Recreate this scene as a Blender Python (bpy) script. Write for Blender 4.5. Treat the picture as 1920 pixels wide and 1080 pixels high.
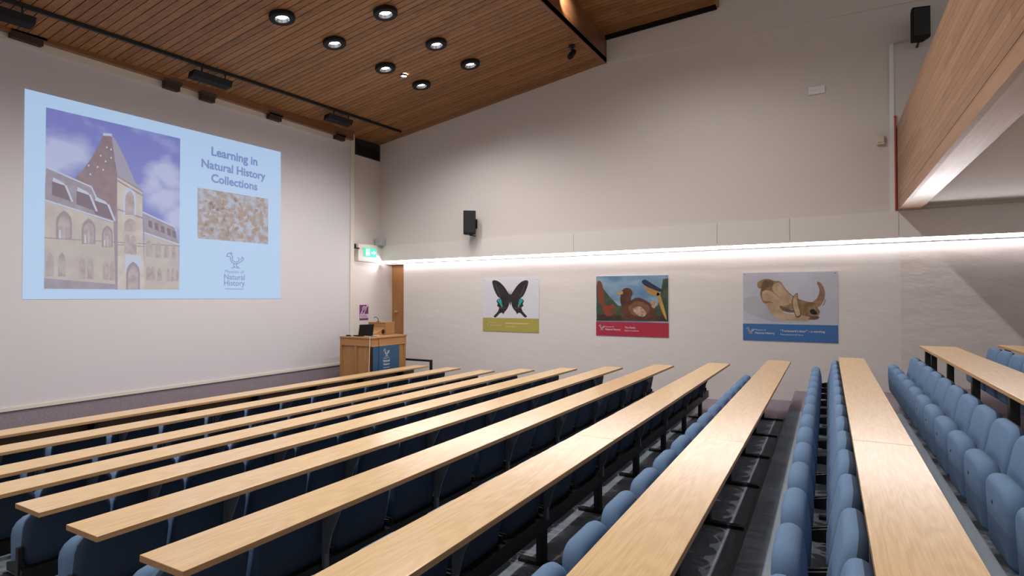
import bpy, math, random
from mathutils import Vector, Matrix
random.seed(7)
for o in list(bpy.data.objects): bpy.data.objects.remove(o)
S = bpy.context.scene
COL = S.collection
H = 2.23                      # eye height above the front floor
# ------------------------------------------------------------------ camera
FPX, YAW, PITCH = 1090.0, math.radians(28.4), math.radians(0.87)
F0 = Vector((math.cos(YAW), math.sin(YAW), 0)); RV = Vector((math.sin(YAW), -math.cos(YAW), 0)); ZV = Vector((0, 0, 1))
FV = F0*math.cos(PITCH) + ZV*math.sin(PITCH); UV = -F0*math.sin(PITCH) + ZV*math.cos(PITCH)
cd = bpy.data.cameras.new('camera'); cam = bpy.data.objects.new('camera', cd); COL.objects.link(cam)
cd.sensor_width = 36; cd.sensor_fit = 'HORIZONTAL'; cd.lens = 36*FPX/1920; cd.clip_start = 0.05; cd.clip_end = 100
m = Matrix((RV, UV, -FV)).transposed().to_4x4(); m.translation = (0, 0, H); cam.matrix_world = m
S.camera = cam
# ------------------------------------------------------------------ world + exposure
W = bpy.data.worlds.new('world'); S.world = W; W.use_nodes = True
W.node_tree.nodes['Background'].inputs[0].default_value = (1.0, 0.95, 0.92, 1)
W.node_tree.nodes['Background'].inputs[1].default_value = 0.26
vs = S.view_settings; vs.view_transform = 'Standard'; vs.look = 'None'; vs.gamma = 1; vs.use_curve_mapping = False; vs.exposure = 0.8

def ray(px, py): return FV + RV*((px-960)/FPX) + UV*((540-py)/FPX)
def PX(px, py, X): d = ray(px, py); return d*(X/d.x) + Vector((0, 0, H))
def PY(px, py, Y): d = ray(px, py); return d*(Y/d.y) + Vector((0, 0, H))
XU, XL = 11.20, 11.45         # upper wall face, lower wall face
YF, YR = 9.687, 9.837         # front wall face, recess face
CA, CX, CY = 4.9596+H, 0.03436, -0.15696
def zc(x, y): return CA + CX*x + CY*y          # timber ceiling underside
LAMP_E, REAR_E, SPARK_E, COVE_E = 62, 200, 30, 30

# ------------------------------------------------------------------ materials
def mat(name, col, rough=0.6, spec=0.4, noise=None, bump=None, metal=0, emit=None, coat=0):
    """noise=(colour2, scale xyz, detail, lo, hi); bump=(scale xyz, strength, distance)"""
    mt = bpy.data.materials.new(name); mt.use_nodes = True; nt = mt.node_tree; N = nt.nodes; L = nt.links
    b = N['Principled BSDF']; c = (*col, 1)
    b.inputs['Base Color'].default_value = c; b.inputs['Roughness'].default_value = rough
    b.inputs['Specular IOR Level'].default_value = spec; b.inputs['Metallic'].default_value = metal
    if coat: b.inputs['Coat Weight'].default_value = coat; b.inputs['Coat Roughness'].default_value = 0.15
    tc = N.new('ShaderNodeTexCoord')
    def nz(scale, detail):
        mp = N.new('ShaderNodeMapping'); mp.inputs['Scale'].default_value = scale; L.new(tc.outputs['Object'], mp.inputs[0])
        n = N.new('ShaderNodeTexNoise'); n.inputs['Scale'].default_value = 1; n.inputs['Detail'].default_value = detail
        L.new(mp.outputs[0], n.inputs['Vector']); return n
    out = None
    if noise:
        c2, sc, dt, lo, hi = noise
        n = nz(sc, dt); r = N.new('ShaderNodeValToRGB'); L.new(n.outputs['Fac'], r.inputs[0])
        r.color_ramp.elements[0].position = lo; r.color_ramp.elements[0].color = c
        r.color_ramp.elements[1].position = hi; r.color_ramp.elements[1].color = (*c2, 1)
        out = r.outputs[0]; L.new(out, b.inputs['Base Color'])
    if emit:
        b.inputs['Emission Strength'].default_value = emit
        if out: L.new(out, b.inputs['Emission Color'])
        else: b.inputs['Emission Color'].default_value = c
    if bump:
        n = nz(bump[0], 6); bp = N.new('ShaderNodeBump'); bp.inputs['Strength'].default_value = bump[1]; bp.inputs['Distance'].default_value = bump[2]
        L.new(n.outputs['Fac'], bp.inputs['Height']); L.new(bp.outputs[0], b.inputs['Normal'])
    return mt

def wood(name, c1, c2, axis, pitch, seglen, rough=0.45, vary=0.35, grain=1.0, cross=None):
    """timber: per-board tone by plank index across `cross`, grain stretched along `axis`"""
    mt = bpy.data.materials.new(name); mt.use_nodes = True; nt = mt.node_tree; N = nt.nodes; L = nt.links
    b = N['Principled BSDF']; b.inputs['Roughness'].default_value = rough; b.inputs['Specular IOR Level'].default_value = 0.4
    tc = N.new('ShaderNodeTexCoord'); sp = N.new('ShaderNodeSeparateXYZ'); L.new(tc.outputs['Object'], sp.inputs[0])
    def math_(op, a, v):
        n = N.new('ShaderNodeMath'); n.operation = op
        if hasattr(a, 'links'): L.new(a, n.inputs[0])
        else: n.inputs[0].default_value = a
        if hasattr(v, 'links'): L.new(v, n.inputs[1])
        else: n.inputs[1].default_value = v
        return n.outputs[0]
    if cross is None: cross = {'X': 'Y', 'Y': 'X', 'Z': 'X'}[axis]
    idx = math_('FLOOR', math_('DIVIDE', sp.outputs[cross], pitch), 0.0)
    w1 = N.new('ShaderNodeTexWhiteNoise'); w1.noise_dimensions = '1D'; L.new(idx, w1.inputs['W'])
    sh = math_('MULTIPLY', w1.outputs['Value'], seglen)
    seg = math_('FLOOR', math_('DIVIDE', math_('ADD', sp.outputs[axis], sh), seglen), 0.0)
    w2 = N.new('ShaderNodeTexWhiteNoise'); w2.noise_dimensions = '2D'
    cb = N.new('ShaderNodeCombineXYZ'); L.new(idx, cb.inputs[0]); L.new(seg, cb.inputs[1]); L.new(cb.outputs[0], w2.inputs['Vector'])
    mp = N.new('ShaderNodeMapping'); sc = [38*grain]*3; sc['XYZ'.index(axis)] = 2.2*grain; mp.inputs['Scale'].default_value = sc
    of = N.new('ShaderNodeVectorMath'); of.operation = 'ADD'; L.new(tc.outputs['Object'], of.inputs[0])
    sv = N.new('ShaderNodeVectorMath'); sv.operation = 'SCALE'; L.new(w2.outputs['Color'], sv.inputs[0]); sv.inputs['Scale'].default_value = 7
    L.new(sv.outputs[0], of.inputs[1]); L.new(of.outputs[0], mp.inputs[0])
    n = N.new('ShaderNodeTexNoise'); n.inputs['Scale'].default_value = 1; n.inputs['Detail'].default_value = 5; n.inputs['Distortion'].default_value = 0.8; L.new(mp.outputs[0], n.inputs['Vector'])
    f = math_('ADD', math_('MULTIPLY', n.outputs['Fac'], 1-vary), math_('MULTIPLY', w2.outputs['Value'], vary))
    r = N.new('ShaderNodeValToRGB'); L.new(f, r.inputs[0])
    r.color_ramp.elements[0].position = 0.25; r.color_ramp.elements[0].color = (*c1, 1)
    r.color_ramp.elements[1].position = 0.75; r.color_ramp.elements[1].color = (*c2, 1)
    L.new(r.outputs[0], b.inputs['Base Color'])
    return mt

def oak(name, c1, c2, rough):
    """laminate oak worktop: fine fibres plus broad cathedral figure along local X"""
    mt = bpy.data.materials.new(name); mt.use_nodes = True; nt = mt.node_tree; N = nt.nodes; L = nt.links
    b = N['Principled BSDF']; b.inputs['Roughness'].default_value = rough; b.inputs['Specular IOR Level'].default_value = 0.5
    tc = N.new('ShaderNodeTexCoord')
    m1 = N.new('ShaderNodeMapping'); m1.inputs['Scale'].default_value = (4, 130, 30); L.new(tc.outputs['Object'], m1.inputs[0])
    n1 = N.new('ShaderNodeTexNoise'); n1.inputs['Scale'].default_value = 1; n1.inputs['Detail'].default_value = 4; L.new(m1.outputs[0], n1.inputs['Vector'])
    m2 = N.new('ShaderNodeMapping'); m2.inputs['Scale'].default_value = (0.55, 3.4, 1); L.new(tc.outputs['Object'], m2.inputs[0])
    n2 = N.new('ShaderNodeTexNoise'); n2.inputs['Scale'].default_value = 1.6; n2.inputs['Detail'].default_value = 2; L.new(m2.outputs[0], n2.inputs['Vector'])
    k = N.new('ShaderNodeMath'); k.operation = 'MULTIPLY'; k.inputs[1].default_value = 70; L.new(n2.outputs['Fac'], k.inputs[0])
    s = N.new('ShaderNodeMath'); s.operation = 'SINE'; L.new(k.outputs[0], s.inputs[0])
    k2 = N.new('ShaderNodeMath'); k2.operation = 'MULTIPLY_ADD'; k2.inputs[1].default_value = 0.09; L.new(s.outputs[0], k2.inputs[0]); L.new(n1.outputs['Fac'], k2.inputs[2])
    r = N.new('ShaderNodeValToRGB'); L.new(k2.outputs[0], r.inputs[0])
    r.color_ramp.elements[0].position = 0.3; r.color_ramp.elements[0].color = (*c1, 1)
    r.color_ramp.elements[1].position = 0.68; r.color_ramp.elements[1].color = (*c2, 1)
    L.new(r.outputs[0], b.inputs['Base Color'])
    return mt

M = {}
M['wall'] = mat('painted_plaster', (0.62, 0.575, 0.55), 0.85, 0.2, bump=((3, 3, 3), 0.08, 0.02))
M['wall_rough'] = mat('rough_plaster', (0.64, 0.60, 0.575), 0.8, 0.2, bump=((1.1, 1.1, 2.2), 0.4, 0.05))
M['wall_rougher'] = mat('trowelled_plaster', (0.60, 0.555, 0.53), 0.8, 0.2, bump=((1.6, 1.6, 3.0), 0.5, 0.06))
M['screen'] = mat('screen_wall_paint', (0.57, 0.55, 0.575), 0.8, 0.2)
M['cream'] = mat('cream_paint', (0.62, 0.57, 0.50), 0.6, 0.3)
M['fascia'] = mat('fascia_paint', (0.66, 0.63, 0.60), 0.6, 0.3)
M['plank'] = wood('cedar_planks', (0.165, 0.07, 0.021), (0.36, 0.175, 0.062), 'Y', 0.121, 2.6, 0.55, 0.25)
M['beamw'] = wood('beam_timber', (0.15, 0.065, 0.028), (0.26, 0.12, 0.055), 'X', 0.2, 3.0, 0.35, 0.2, cross='Z')
M['dark'] = mat('dark_void', (0.012, 0.01, 0.009), 0.9, 0.1)
M['balc'] = wood('balcony_timber', (0.24, 0.13, 0.07), (0.37, 0.215, 0.125), 'X', 0.0937, 1.9, 0.4, 0.35, cross='Z')
M['balcs'] = wood('balcony_soffit_timber', (0.34, 0.20, 0.12), (0.50, 0.32, 0.20), 'X', 0.3, 3.0, 0.3, 0.2, cross='Y')
M['soffit'] = mat('soffit_paint', (0.60, 0.56, 0.54), 0.8, 0.2)
M['mauve'] = mat('mauve_carpet', (0.215, 0.18, 0.205), 0.95, 0.1, noise=((0.26, 0.22, 0.25), (60, 60, 60), 2, 0.35, 0.65), bump=((220, 220, 220), 0.2, 0.01))
M['bluec'] = mat('blue_grey_carpet', (0.24, 0.275, 0.32), 0.95, 0.1, noise=((0.28, 0.32, 0.37), (2, 30, 9), 3, 0.3, 0.7), bump=((220, 220, 220), 0.2, 0.01))
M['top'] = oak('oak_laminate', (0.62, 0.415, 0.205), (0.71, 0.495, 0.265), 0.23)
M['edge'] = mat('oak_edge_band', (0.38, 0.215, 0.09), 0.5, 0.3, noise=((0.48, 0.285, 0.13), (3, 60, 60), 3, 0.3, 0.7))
M['blue'] = mat('blue_wool_fabric', (0.12, 0.195, 0.315), 0.92, 0.15, noise=((0.155, 0.245, 0.38), (300, 300, 300), 2, 0.3, 0.7), bump=((420, 420, 420), 0.25, 0.004))
M['blueshell'] = mat('navy_back_panel', (0.045, 0.07, 0.115), 0.8, 0.2, bump=((300, 300, 300), 0.15, 0.003))
M['black'] = mat('black_steel', (0.012, 0.012, 0.013), 0.45, 0.4)
M['blackplastic'] = mat('black_plastic', (0.009, 0.009, 0.01), 0.7, 0.25)
M['bracket'] = mat('grey_steel', (0.13, 0.15, 0.17), 0.35, 0.5)
M['brown'] = wood('brown_modesty_board', (0.16, 0.095, 0.055), (0.22, 0.13, 0.075), 'X', 1.2, 1.2, 0.4, 0.3)
M['lect'] = wood('lectern_oak', (0.27, 0.125, 0.04), (0.39, 0.20, 0.07), 'Z', 0.15, 2, 0.4, 0.2)
M['lecth'] = wood('lectern_oak_rail', (0.29, 0.14, 0.045), (0.41, 0.21, 0.075), 'X', 0.2, 2, 0.4, 0.2, cross='Z')
M['door'] = wood('door_veneer', (0.30, 0.135, 0.045), (0.40, 0.19, 0.07), 'Z', 0.3, 4, 0.4, 0.2)
M['white'] = mat('white_plastic', (0.75, 0.75, 0.75), 0.4, 0.4)
M['grey'] = mat('grey_plastic', (0.42, 0.43, 0.45), 0.5, 0.4)
M['beige'] = mat('beige_plastic', (0.62, 0.58, 0.46), 0.5, 0.4)
M['red'] = mat('red_pipe', (0.42, 0.06, 0.05), 0.5, 0.4)
M['plate'] = mat('dull_brown_metal', (0.07, 0.055, 0.045), 0.6, 0.3)
M['clampm'] = mat('dark_red_brown_paint', (0.05, 0.026, 0.02), 0.6, 0.3)
M['brass'] = mat('satin_metal', (0.75, 0.68, 0.55), 0.3, 0.5, metal=1)
M['chrome'] = mat('chrome', (0.8, 0.8, 0.82), 0.15, 0.5, metal=1)
M['lampglow'] = mat('lamp_glow', (0.9, 0.96, 1.0), 0.3, 0.4, emit=9.0)
M['lampcore'] = mat('lamp_reflector', (0.85, 0.9, 0.95), 0.15, 0.5, metal=1)
M['spark'] = mat('spotlight_glow', (0.93, 0.96, 1.0), 0.3, 0.4, emit=60.0)
M['cove'] = mat('cove_diffuser_glow', (1.0, 0.95, 0.97), 0.4, 0.2, emit=COVE_E)
M['covewash'] = mat('cove_wash_glow', (1.0, 0.95, 0.97), 0.4, 0.2, emit=11)
M['exitgreen'] = mat('exit_sign_green', (0.05, 0.62, 0.33), 0.4, 0.2, emit=.6)
M['exitwhite'] = mat('exit_sign_white', (0.75, 1.0, 0.88), 0.4, 0.2, emit=.9)

# ------------------------------------------------------------------ mesh builder
class MB:
    def __init__(s): s.v = []; s.f = []; s.mi = []; s.T = Matrix()
    def add(s, pts, faces, mi=0):
        b = len(s.v); s.v += [tuple(s.T @ Vector(p)) for p in pts]
        for f in faces: s.f.append([b+i for i in f]); s.mi.append(mi)
        return s
    def box(s, a, b, mi=0):
        x0, y0, z0 = a; x1, y1, z1 = b
        p = [(x0,y0,z0),(x1,y0,z0),(x1,y1,z0),(x0,y1,z0),(x0,y0,z1),(x1,y0,z1),(x1,y1,z1),(x0,y1,z1)]
        return s.add(p, [(3,2,1,0),(4,5,6,7),(0,1,5,4),(1,2,6,5),(2,3,7,6),(3,0,4,7)], mi)
    def hexa(s, lo, hi, mi=0):
        """lo: 4 bottom points, hi: 4 top points"""
        return s.add(list(lo)+list(hi), [(3,2,1,0),(4,5,6,7),(0,1,5,4),(1,2,6,5),(2,3,7,6),(3,0,4,7)], mi)
    def prism(s, pts, d, mi=0):
        n = len(pts); d = Vector(d); p = [Vector(q) for q in pts]
        return s.add(p+[q+d for q in p], [tuple(range(n-1,-1,-1)), tuple(range(n,2*n))]+[(i,(i+1)%n,n+(i+1)%n,n+i) for i in range(n)], mi)
    def face(s, pts, mi=0): return s.add(pts, [tuple(range(len(pts)))], mi)
    def lathe(s, prof, n=28, mi=0, c=(0,0,0), ax='Z', caps=True):
        """prof: (radius, height) list"""
        pts = []; fs = []
        for r, h in prof:
            for i in range(n):
                a = 2*math.pi*i/n; x, y = r*math.cos(a), r*math.sin(a)
                q = {'Z': (x,y,h), 'Y': (x,h,y), 'X': (h,x,y)}[ax]; pts.append((q[0]+c[0], q[1]+c[1], q[2]+c[2]))
        for k in range(len(prof)-1):
            for i in range(n):
                j = (i+1) % n; fs.append((k*n+i, k*n+j, (k+1)*n+j, (k+1)*n+i))
        if caps and prof[0][0] > 1e-6: fs.append(tuple(range(n-1,-1,-1)))
        if caps and prof[-1][0] > 1e-6: fs.append(tuple((len(prof)-1)*n+i for i in range(n)))
        return s.add(pts, fs, mi)
    def tube(s, path, r, n=8, mi=0):
        path = [Vector(p) for p in path]; pts = []; fs = []
        for i, p in enumerate(path):
            t = (path[min(i+1,len(path)-1)] - path[max(i-1,0)]).normalized()
            a = t.cross(Vector((0,0,1)) if abs(t.z) < .9 else Vector((1,0,0))).normalized(); b = t.cross(a)
            pts += [p + a*r*math.cos(2*math.pi*k/n) + b*r*math.sin(2*math.pi*k/n) for k in range(n)]
        for i in range(len(path)-1):
            for k in range(n): fs.append((i*n+k, i*n+(k+1)%n, (i+1)*n+(k+1)%n, (i+1)*n+k))
        fs.append(tuple(range(n-1,-1,-1))); fs.append(tuple((len(path)-1)*n+k for k in range(n)))
        return s.add(pts, fs, mi)
    def cushion(s, Wd, Ht, T, rt, rb, e, mi=0, mback=None, nr=5, bulge=0.012):
        """upholstered pad in the XZ plane, base at z=0, thickness along Y, rounded all round"""
        def ring(i):
            w2 = Wd/2-i; z0 = i; z1 = Ht-i; out = []
            for (cx, cz, r, a0) in ((1,1,rt,0),(-1,1,rt,90),(-1,-1,rb,180),(1,-1,rb,270)):
                r = max(r-i, 0.004); px = cx*(w2-r); pz = (z1-r) if cz > 0 else (z0+r)
                for k in range(5):
                    a = math.radians(a0+90*k/4); out.append((px+r*math.cos(a), pz+r*math.sin(a)))
            return out
        rows = []
        for k in range(nr*2+1):
            th = math.pi*k/(nr*2); rows.append((-math.cos(th)*T/2, e*(1-math.sin(th))))
        rows = [(-T/2-bulge, e+Wd*0.2)] + rows + [(T/2+(bulge if mback is None else 0), e+Wd*0.2)]
        n = 20; pts = []; b = len(rows)
        for y, i in rows: pts += [(x, y, z) for x, z in ring(i)]
        fs = []; ms = []
        for k in range(b-1):
            for i in range(n):
                j = (i+1) % n; fs.append((k*n+i, k*n+j, (k+1)*n+j, (k+1)*n+i)); ms.append(mi if (mback is None or k > 5) else mback)
        fs.append(tuple(range(n-1,-1,-1))); ms.append(mi if mback is None else mback)
        fs.append(tuple((b-1)*n+i for i in range(n))); ms.append(mi)
        base = len(s.v); s.v += [tuple(s.T @ Vector(p)) for p in pts]
        for f, q in zip(fs, ms): s.f.append([base+i for i in f]); s.mi.append(q)
        return s
    def build(s, name, mats, parent=None, smooth=False, bevel=0):
        me = bpy.data.meshes.new(name); me.from_pydata(s.v, [], s.f); me.validate()
        if not isinstance(mats, (list, tuple)): mats = [mats]
        for q in mats: me.materials.append(q)
        me.polygons.foreach_set('material_index', s.mi[:len(me.polygons)])
        if smooth:
            me.polygons.foreach_set('use_smooth', [True]*len(me.polygons))
        me.update(); o = bpy.data.objects.new(name, me); COL.objects.link(o)
        if smooth and smooth != 'all':
            me.set_sharp_from_angle(angle=math.radians(40))
        if bevel:
            b = o.modifiers.new('bevel', 'BEVEL'); b.width = bevel; b.segments = 2; b.limit_method = 'ANGLE'
        if parent: o.parent = parent
        return o

def tag(o, label, cat=None, group=None):
    o['label'] = label
    if cat: o['category'] = cat
    if group: o['group'] = group
    return o
def thing(name, label, cat, loc=(0,0,0), rz=0, group=None):
    o = bpy.data.objects.new(name, None); COL.objects.link(o); o.location = loc; o.rotation_euler = (0,0,rz); o.empty_display_size = .1
    return tag(o, label, cat, group)
def struct(o, label=None):
    o['kind'] = 'structure'
    if label: o['label'] = label
    return o
def dup(root, loc, rz, label):
    r = root.copy(); COL.objects.link(r); r.location = loc; r.rotation_euler = (0,0,rz); r['label'] = label
    for ch in list(root.children):
        c = ch.copy(); COL.objects.link(c); c.parent = r; c.matrix_parent_inverse = ch.matrix_parent_inverse.copy()
        for g in ch.children:
            d = g.copy(); COL.objects.link(d); d.parent = c
    return r
def text2d(body, bold=0.0, align='LEFT'):
    """returns (triangles in 2D, xmin, xmax, ymin, ymax) for a line of lettering"""
    cu = bpy.data.curves.new('lettering', 'FONT'); cu.body = body; cu.size = 1; cu.offset = bold; cu.align_x = align; cu.resolution_u = 3
    o = bpy.data.objects.new('lettering', cu); COL.objects.link(o)
    dg = bpy.context.evaluated_depsgraph_get(); me = o.evaluated_get(dg).to_mesh()
    vs_ = [tuple(v.co[:2]) for v in me.vertices]; fs = [tuple(p.vertices) for p in me.polygons]
    o.evaluated_get(dg).to_mesh_clear(); bpy.data.objects.remove(o); bpy.data.curves.remove(cu)
    xs = [v[0] for v in vs_]; ys = [v[1] for v in vs_]
    return vs_, fs, min(xs), max(xs), min(ys), max(ys)
def put_text(mb, body, place, x0, x1, ybase, mi, bold=0.0, hscale=1.0):
    """fit a line between x0..x1 with the baseline at ybase; place(a, b) gives the point in the room"""
    vs_, fs, a, b, lo, hi = text2d(body, bold); k = (x1-x0)/(b-a)
    mb.add([place(x0+(x-a)*k, ybase+y*abs(k)*hscale) for x, y in vs_], fs, mi)
def stroke(pts, w):
    """ribbon polygons along a polyline"""
    out = []
    for (x0,y0),(x1,y1) in zip(pts, pts[1:]):
        dx, dy = x1-x0, y1-y0; l = math.hypot(dx, dy) or 1; nx, ny = -dy/l*w/2, dx/l*w/2; ex, ey = dx/l*w*.3, dy/l*w*.3
        out.append([(x0+nx-ex,y0+ny-ey),(x0-nx-ex,y0-ny-ey),(x1-nx+ex,y1-ny+ey),(x1+nx+ex,y1+ny+ey)])
    return out
EMBLEM = [[(0,.72),(.05,.86),(.14,.93),(.22,.88),(.25,.98),(.31,.9),(.28,.8),(.36,.72),(.33,.6),(.36,.5),(.46,.44),(.6,.42),(.72,.5),(.74,.62),(.66,.7)],
          [(0,.72),(.1,.74),(.18,.72),(.24,.64),(.22,.55),(.3,.4),(.42,.33),(.58,.32),(.72,.36),(.82,.46),(.9,.5)],
          [(.84,.56),(.92,.74),(1.,.68),(.98,.56),(.9,.5)], [(.45,.33),(.42,.2),(.5,.12),(.4,.1)], [(.6,.32),(.58,.18),(.68,.12),(.56,.06)], [(.4,.1),(.3,.06)], [(.68,.12),(.76,.06)]]
def put_emblem(mb, place, x0, y0, w, h, mi, lw=.05):
    for line in EMBLEM:
        for q in stroke(line, lw): mb.face([place(x0+a*w, y0+b*h) for a, b in q], mi)
ORD = ['', 'first', 'second', 'third', 'fourth', 'fifth', 'sixth', 'seventh', 'eighth', 'ninth', 'tenth', 'eleventh', 'twelfth', 'thirteenth', 'fourteenth', 'fifteenth', 'sixteenth']

# ------------------------------------------------------------------ rows: near edge of every desk
#       y at X=10.2, rotation deg, desk-top height above eye, left end X
ROW = {1:(7.577,1.62,-1.487,1.30), 2:(6.736,1.55,-1.487,1.30), 3:(5.914,1.35,-1.492,1.35), 4:(5.013,1.45,-1.419,1.70), 5:(4.126,1.36,-1.346,1.80),
       6:(3.239,1.16,-1.272,1.68), 7:(2.326,.82,-1.185,1.545), 8:(1.409,.39,-1.105,1.50), 9:(.50,.06,-1.016,1.45), 10:(-.487,.10,-.922,1.40)}
XT = 10.2
def rowline(k, X):
    if k == 0: return 8.2
    if k == 11: return -1.50
    if k == 12: return -2.46
    if k == 13: return -7.0
    y, r, z, l = ROW[k]; return y + (XT-X)*math.tan(math.radians(r))
FLOORZ = {k: ROW[k][2]-.74+H for k in ROW}
for k in (1,2,3): FLOORZ[k] = 0.0
FLOORZ[11] = -1.58+H; FLOORZ[12] = -1.445+H; FLOORZ[13] = -1.25+H
SEATZ = {k: FLOORZ[max(k-1,1)] for k in range(1, 10)}; SEATZ[10] = FLOORZ[10]; SEATZ.update({11: FLOORZ[11], 12: FLOORZ[12], 13: FLOORZ[13]})
XM0, XM1 = 1.30, 9.42
# floor: stepped tiers, blue-grey under the seating, mauve in the aisles
fl = MB()
for k in range(1, 14):
    for (a, b, mi) in ((-3.0, XM0, 0), (XM0, XM1, 1), (XM1, XL+.02, 0)):
        if k >= 12: mi = 0
        n0, n1 = rowline(k, a), rowline(k, b); f0, f1 = rowline(k-1, a), rowline(k-1, b); z = SEATZ[k]
        fl.hexa([(a,n0,z-.35),(b,n1,z-.35),(b,f1,z-.35),(a,f0,z-.35)], [(a,n0,z),(b,n1,z),(b,f1,z),(a,f0,z)], mi)
fl.box((-3.0, 8.2, -.4), (12.4, YR+.1, .33), 0)
struct(fl.build('floor', [M['mauve'], M['bluec']]), 'stepped carpet floor, blue-grey between the desks and mauve in the aisles')

# front (screen) wall, its dado, trim, and the recess beside it
b = MB(); b.box((-3, YF, 2.23-1.5), (10.06, YF+.2, zc(9, YF)+.4)); struct(b.build('wall_front', M['screen']), 'pale smooth front wall that carries the projected slide')
b = MB(); b.box((-3, YF-.012, .2), (10.06, YF+.2, H-1.525)); struct(b.build('trim_1', M['mauve']), 'mauve carpeted band along the foot of the front wall')
b = MB(); b.box((-3, YF-.035, H-1.535), (10.06, YF+.05, H-1.488)); struct(b.build('baseboard_front', M['cream']), 'thin cream ledge under the front wall')
b = MB()
zr0, zr1 = PY(0, 71, YF-.05).z, PY(640, 267, YF-.05).z
x0, x1 = PY(0, 71, YF-.05).x, PY(657, 267, YF-.05).x
def zrail(x): return zr0 + (zr1-zr0)*(x-x0)/(x1-x0)
b.hexa([(-3,YF-.06,zrail(-3)),(x1,YF-.06,zrail(x1)),(x1,YF,zrail(x1)),(-3,YF,zrail(-3))], [(-3,YF-.06,zrail(-3)+.24),(x1,YF-.06,zrail(x1)+.24),(x1,YF,zrail(x1)+.24),(-3,YF,zrail(-3)+.24)])
struct(b.build('trim_2', M['cream']), 'cream rail along the top of the front wall')
b = MB(); b.box((10.03, YF-.02, .3), (10.15, YR+.05, zc(10, YF)+.1)); struct(b.build('trim_3', M['cream']), 'cream vertical edge strip at the right end of the front wall')
b = MB(); b.box((10.05, YR, .3), (12.4, YR+.2, zc(11, YR)+.3)); struct(b.build('wall_recess', M['wall']), 'narrow plaster wall set back beside the front wall')
b = MB(); ze = lambda x: min(zrail(x)+.105, zc(x, YF-.15)-.012)
for xa_, xb_ in ((-3, 1.5), (1.5, 5.5), (5.5, x1)):
    b.hexa([(xa_,YF-.15,ze(xa_)),(xb_,YF-.15,ze(xb_)),(xb_,YF-.055,ze(xb_)),(xa_,YF-.055,ze(xa_))], [(xa_,YF-.15,zc(xa_,YF)+.05),(xb_,YF-.15,zc(xb_,YF)+.05),(xb_,YF-.055,zc(xb_,YF)+.05),(xa_,YF-.055,zc(xa_,YF)+.05)])
struct(b.build('trim_9', M['beamw']), 'dark timber edge board where the ceiling meets the front wall')
# right wall, upper part with a thicker band at the top
b = MB()
b.box((XU, -7, H+1.20), (XU+.9, YR+.1, H+6.6))
b.hexa([(XU-.022,-7,H+4.73),(XU+.1,-7,H+4.73),(XU+.1,3.87,H+4.735),(XU-.022,3.87,H+4.735)], [(XU-.022,-7,H+6.6),(XU+.1,-7,H+6.6),(XU+.1,3.87,H+6.6),(XU-.022,3.87,H+6.6)])
struct(b.build('wall_right', M['wall']), 'tall off-white right-hand wall above the light strip')
def zfb(y): return H + .885 + (9.83-y)/10.83*.06      # underside of the fascia
def zft(y): return H + 1.262 + (9.83-y)/10.83*.122
b = MB()
for (y0, y1) in ((-7, -1.035), (-1.03, .55), (.556, 1.755), (1.761, 4.59), (4.596, 9.835)):
    b.hexa([(XU-.03,y0,zfb(y0)),(XL+.02,y0,zfb(y0)),(XL+.02,y1,zfb(y1)),(XU-.03,y1,zfb(y1))], [(XU-.03,y0,zft(y0)),(XU+.02,y0,zft(y0)),(XU+.02,y1,zft(y1)),(XU-.03,y1,zft(y1))])
struct(b.build('trim_4', M['fascia']), 'off-white boarded band along the right wall above the light strip')
# lower right wall
b = MB(); b.box((XL, -1.07, -.4), (XL+.5, 9.258, H+1.0)); struct(b.build('wall_right_lower', M['wall_rough']), 'whitewashed lower right wall behind the posters')
b = MB(); b.box((XL-.008, -7, -.4), (XL+.5, -1.07, H+1.2)); struct(b.build('wall_right_rear', M['wall_rougher']), 'rough plastered lower wall under the balcony')
# cove light strip under the band
cv = thing('cove_light', 'long glowing white light strip running along the right wall above the posters', 'light', (XU, 1.5, H+.85))
def covebox(d0, d1, xa, xb, mts, nm):
    q = MB(); y0, y1 = -7, 9.82
    q.hexa([(xa,y0,zfb(y0)-d1),(xb,y0,zfb(y0)-d1),(xb,y1,zfb(y1)-d1),(xa,y1,zfb(y1)-d1)], [(xa,y0,zfb(y0)-d0),(xb,y0,zfb(y0)-d0),(xb,y1,zfb(y1)-d0),(xa,y1,zfb(y1)-d0)])
    if len(mts) > 1: q.mi = [1, 1, 1, 1, 1, 0]
    o = q.build(nm, mts); o.parent = cv; o.matrix_parent_inverse = Matrix.Translation(-cv.location); return o
covebox(.004, .056, XU+.0, XU+.07, [M['cove'], M['covewash']], 'diffuser'); covebox(.056, .074, XU-.005, XU+.078, [M['grey']], 'channel')

# door opening and door
b = MB(); b.box((11.70, 9.0, .33), (11.75, YR-.002, H+.82)); d1 = struct(b.build('door_1', M['door']), 'oak door standing in the gap beside the front wall')
hp = PX(742, 584, 11.69)
q = MB(); q.lathe([(.03,0),(.03,-.012),(.012,-.014),(.012,-.05)], 14, 0, (11.70, hp.y, hp.z), 'X'); q.box((11.635, hp.y-.11, hp.z-.01), (11.655, hp.y+.012, hp.z+.01)); q.build('door_handle', M['brass'], d1)
b = MB(); b.box((XL, 9.258, H+.815), (12.0, YR, H+.98)); struct(b.build('trim_5', M['wall']), 'plaster head over the door opening')
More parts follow.
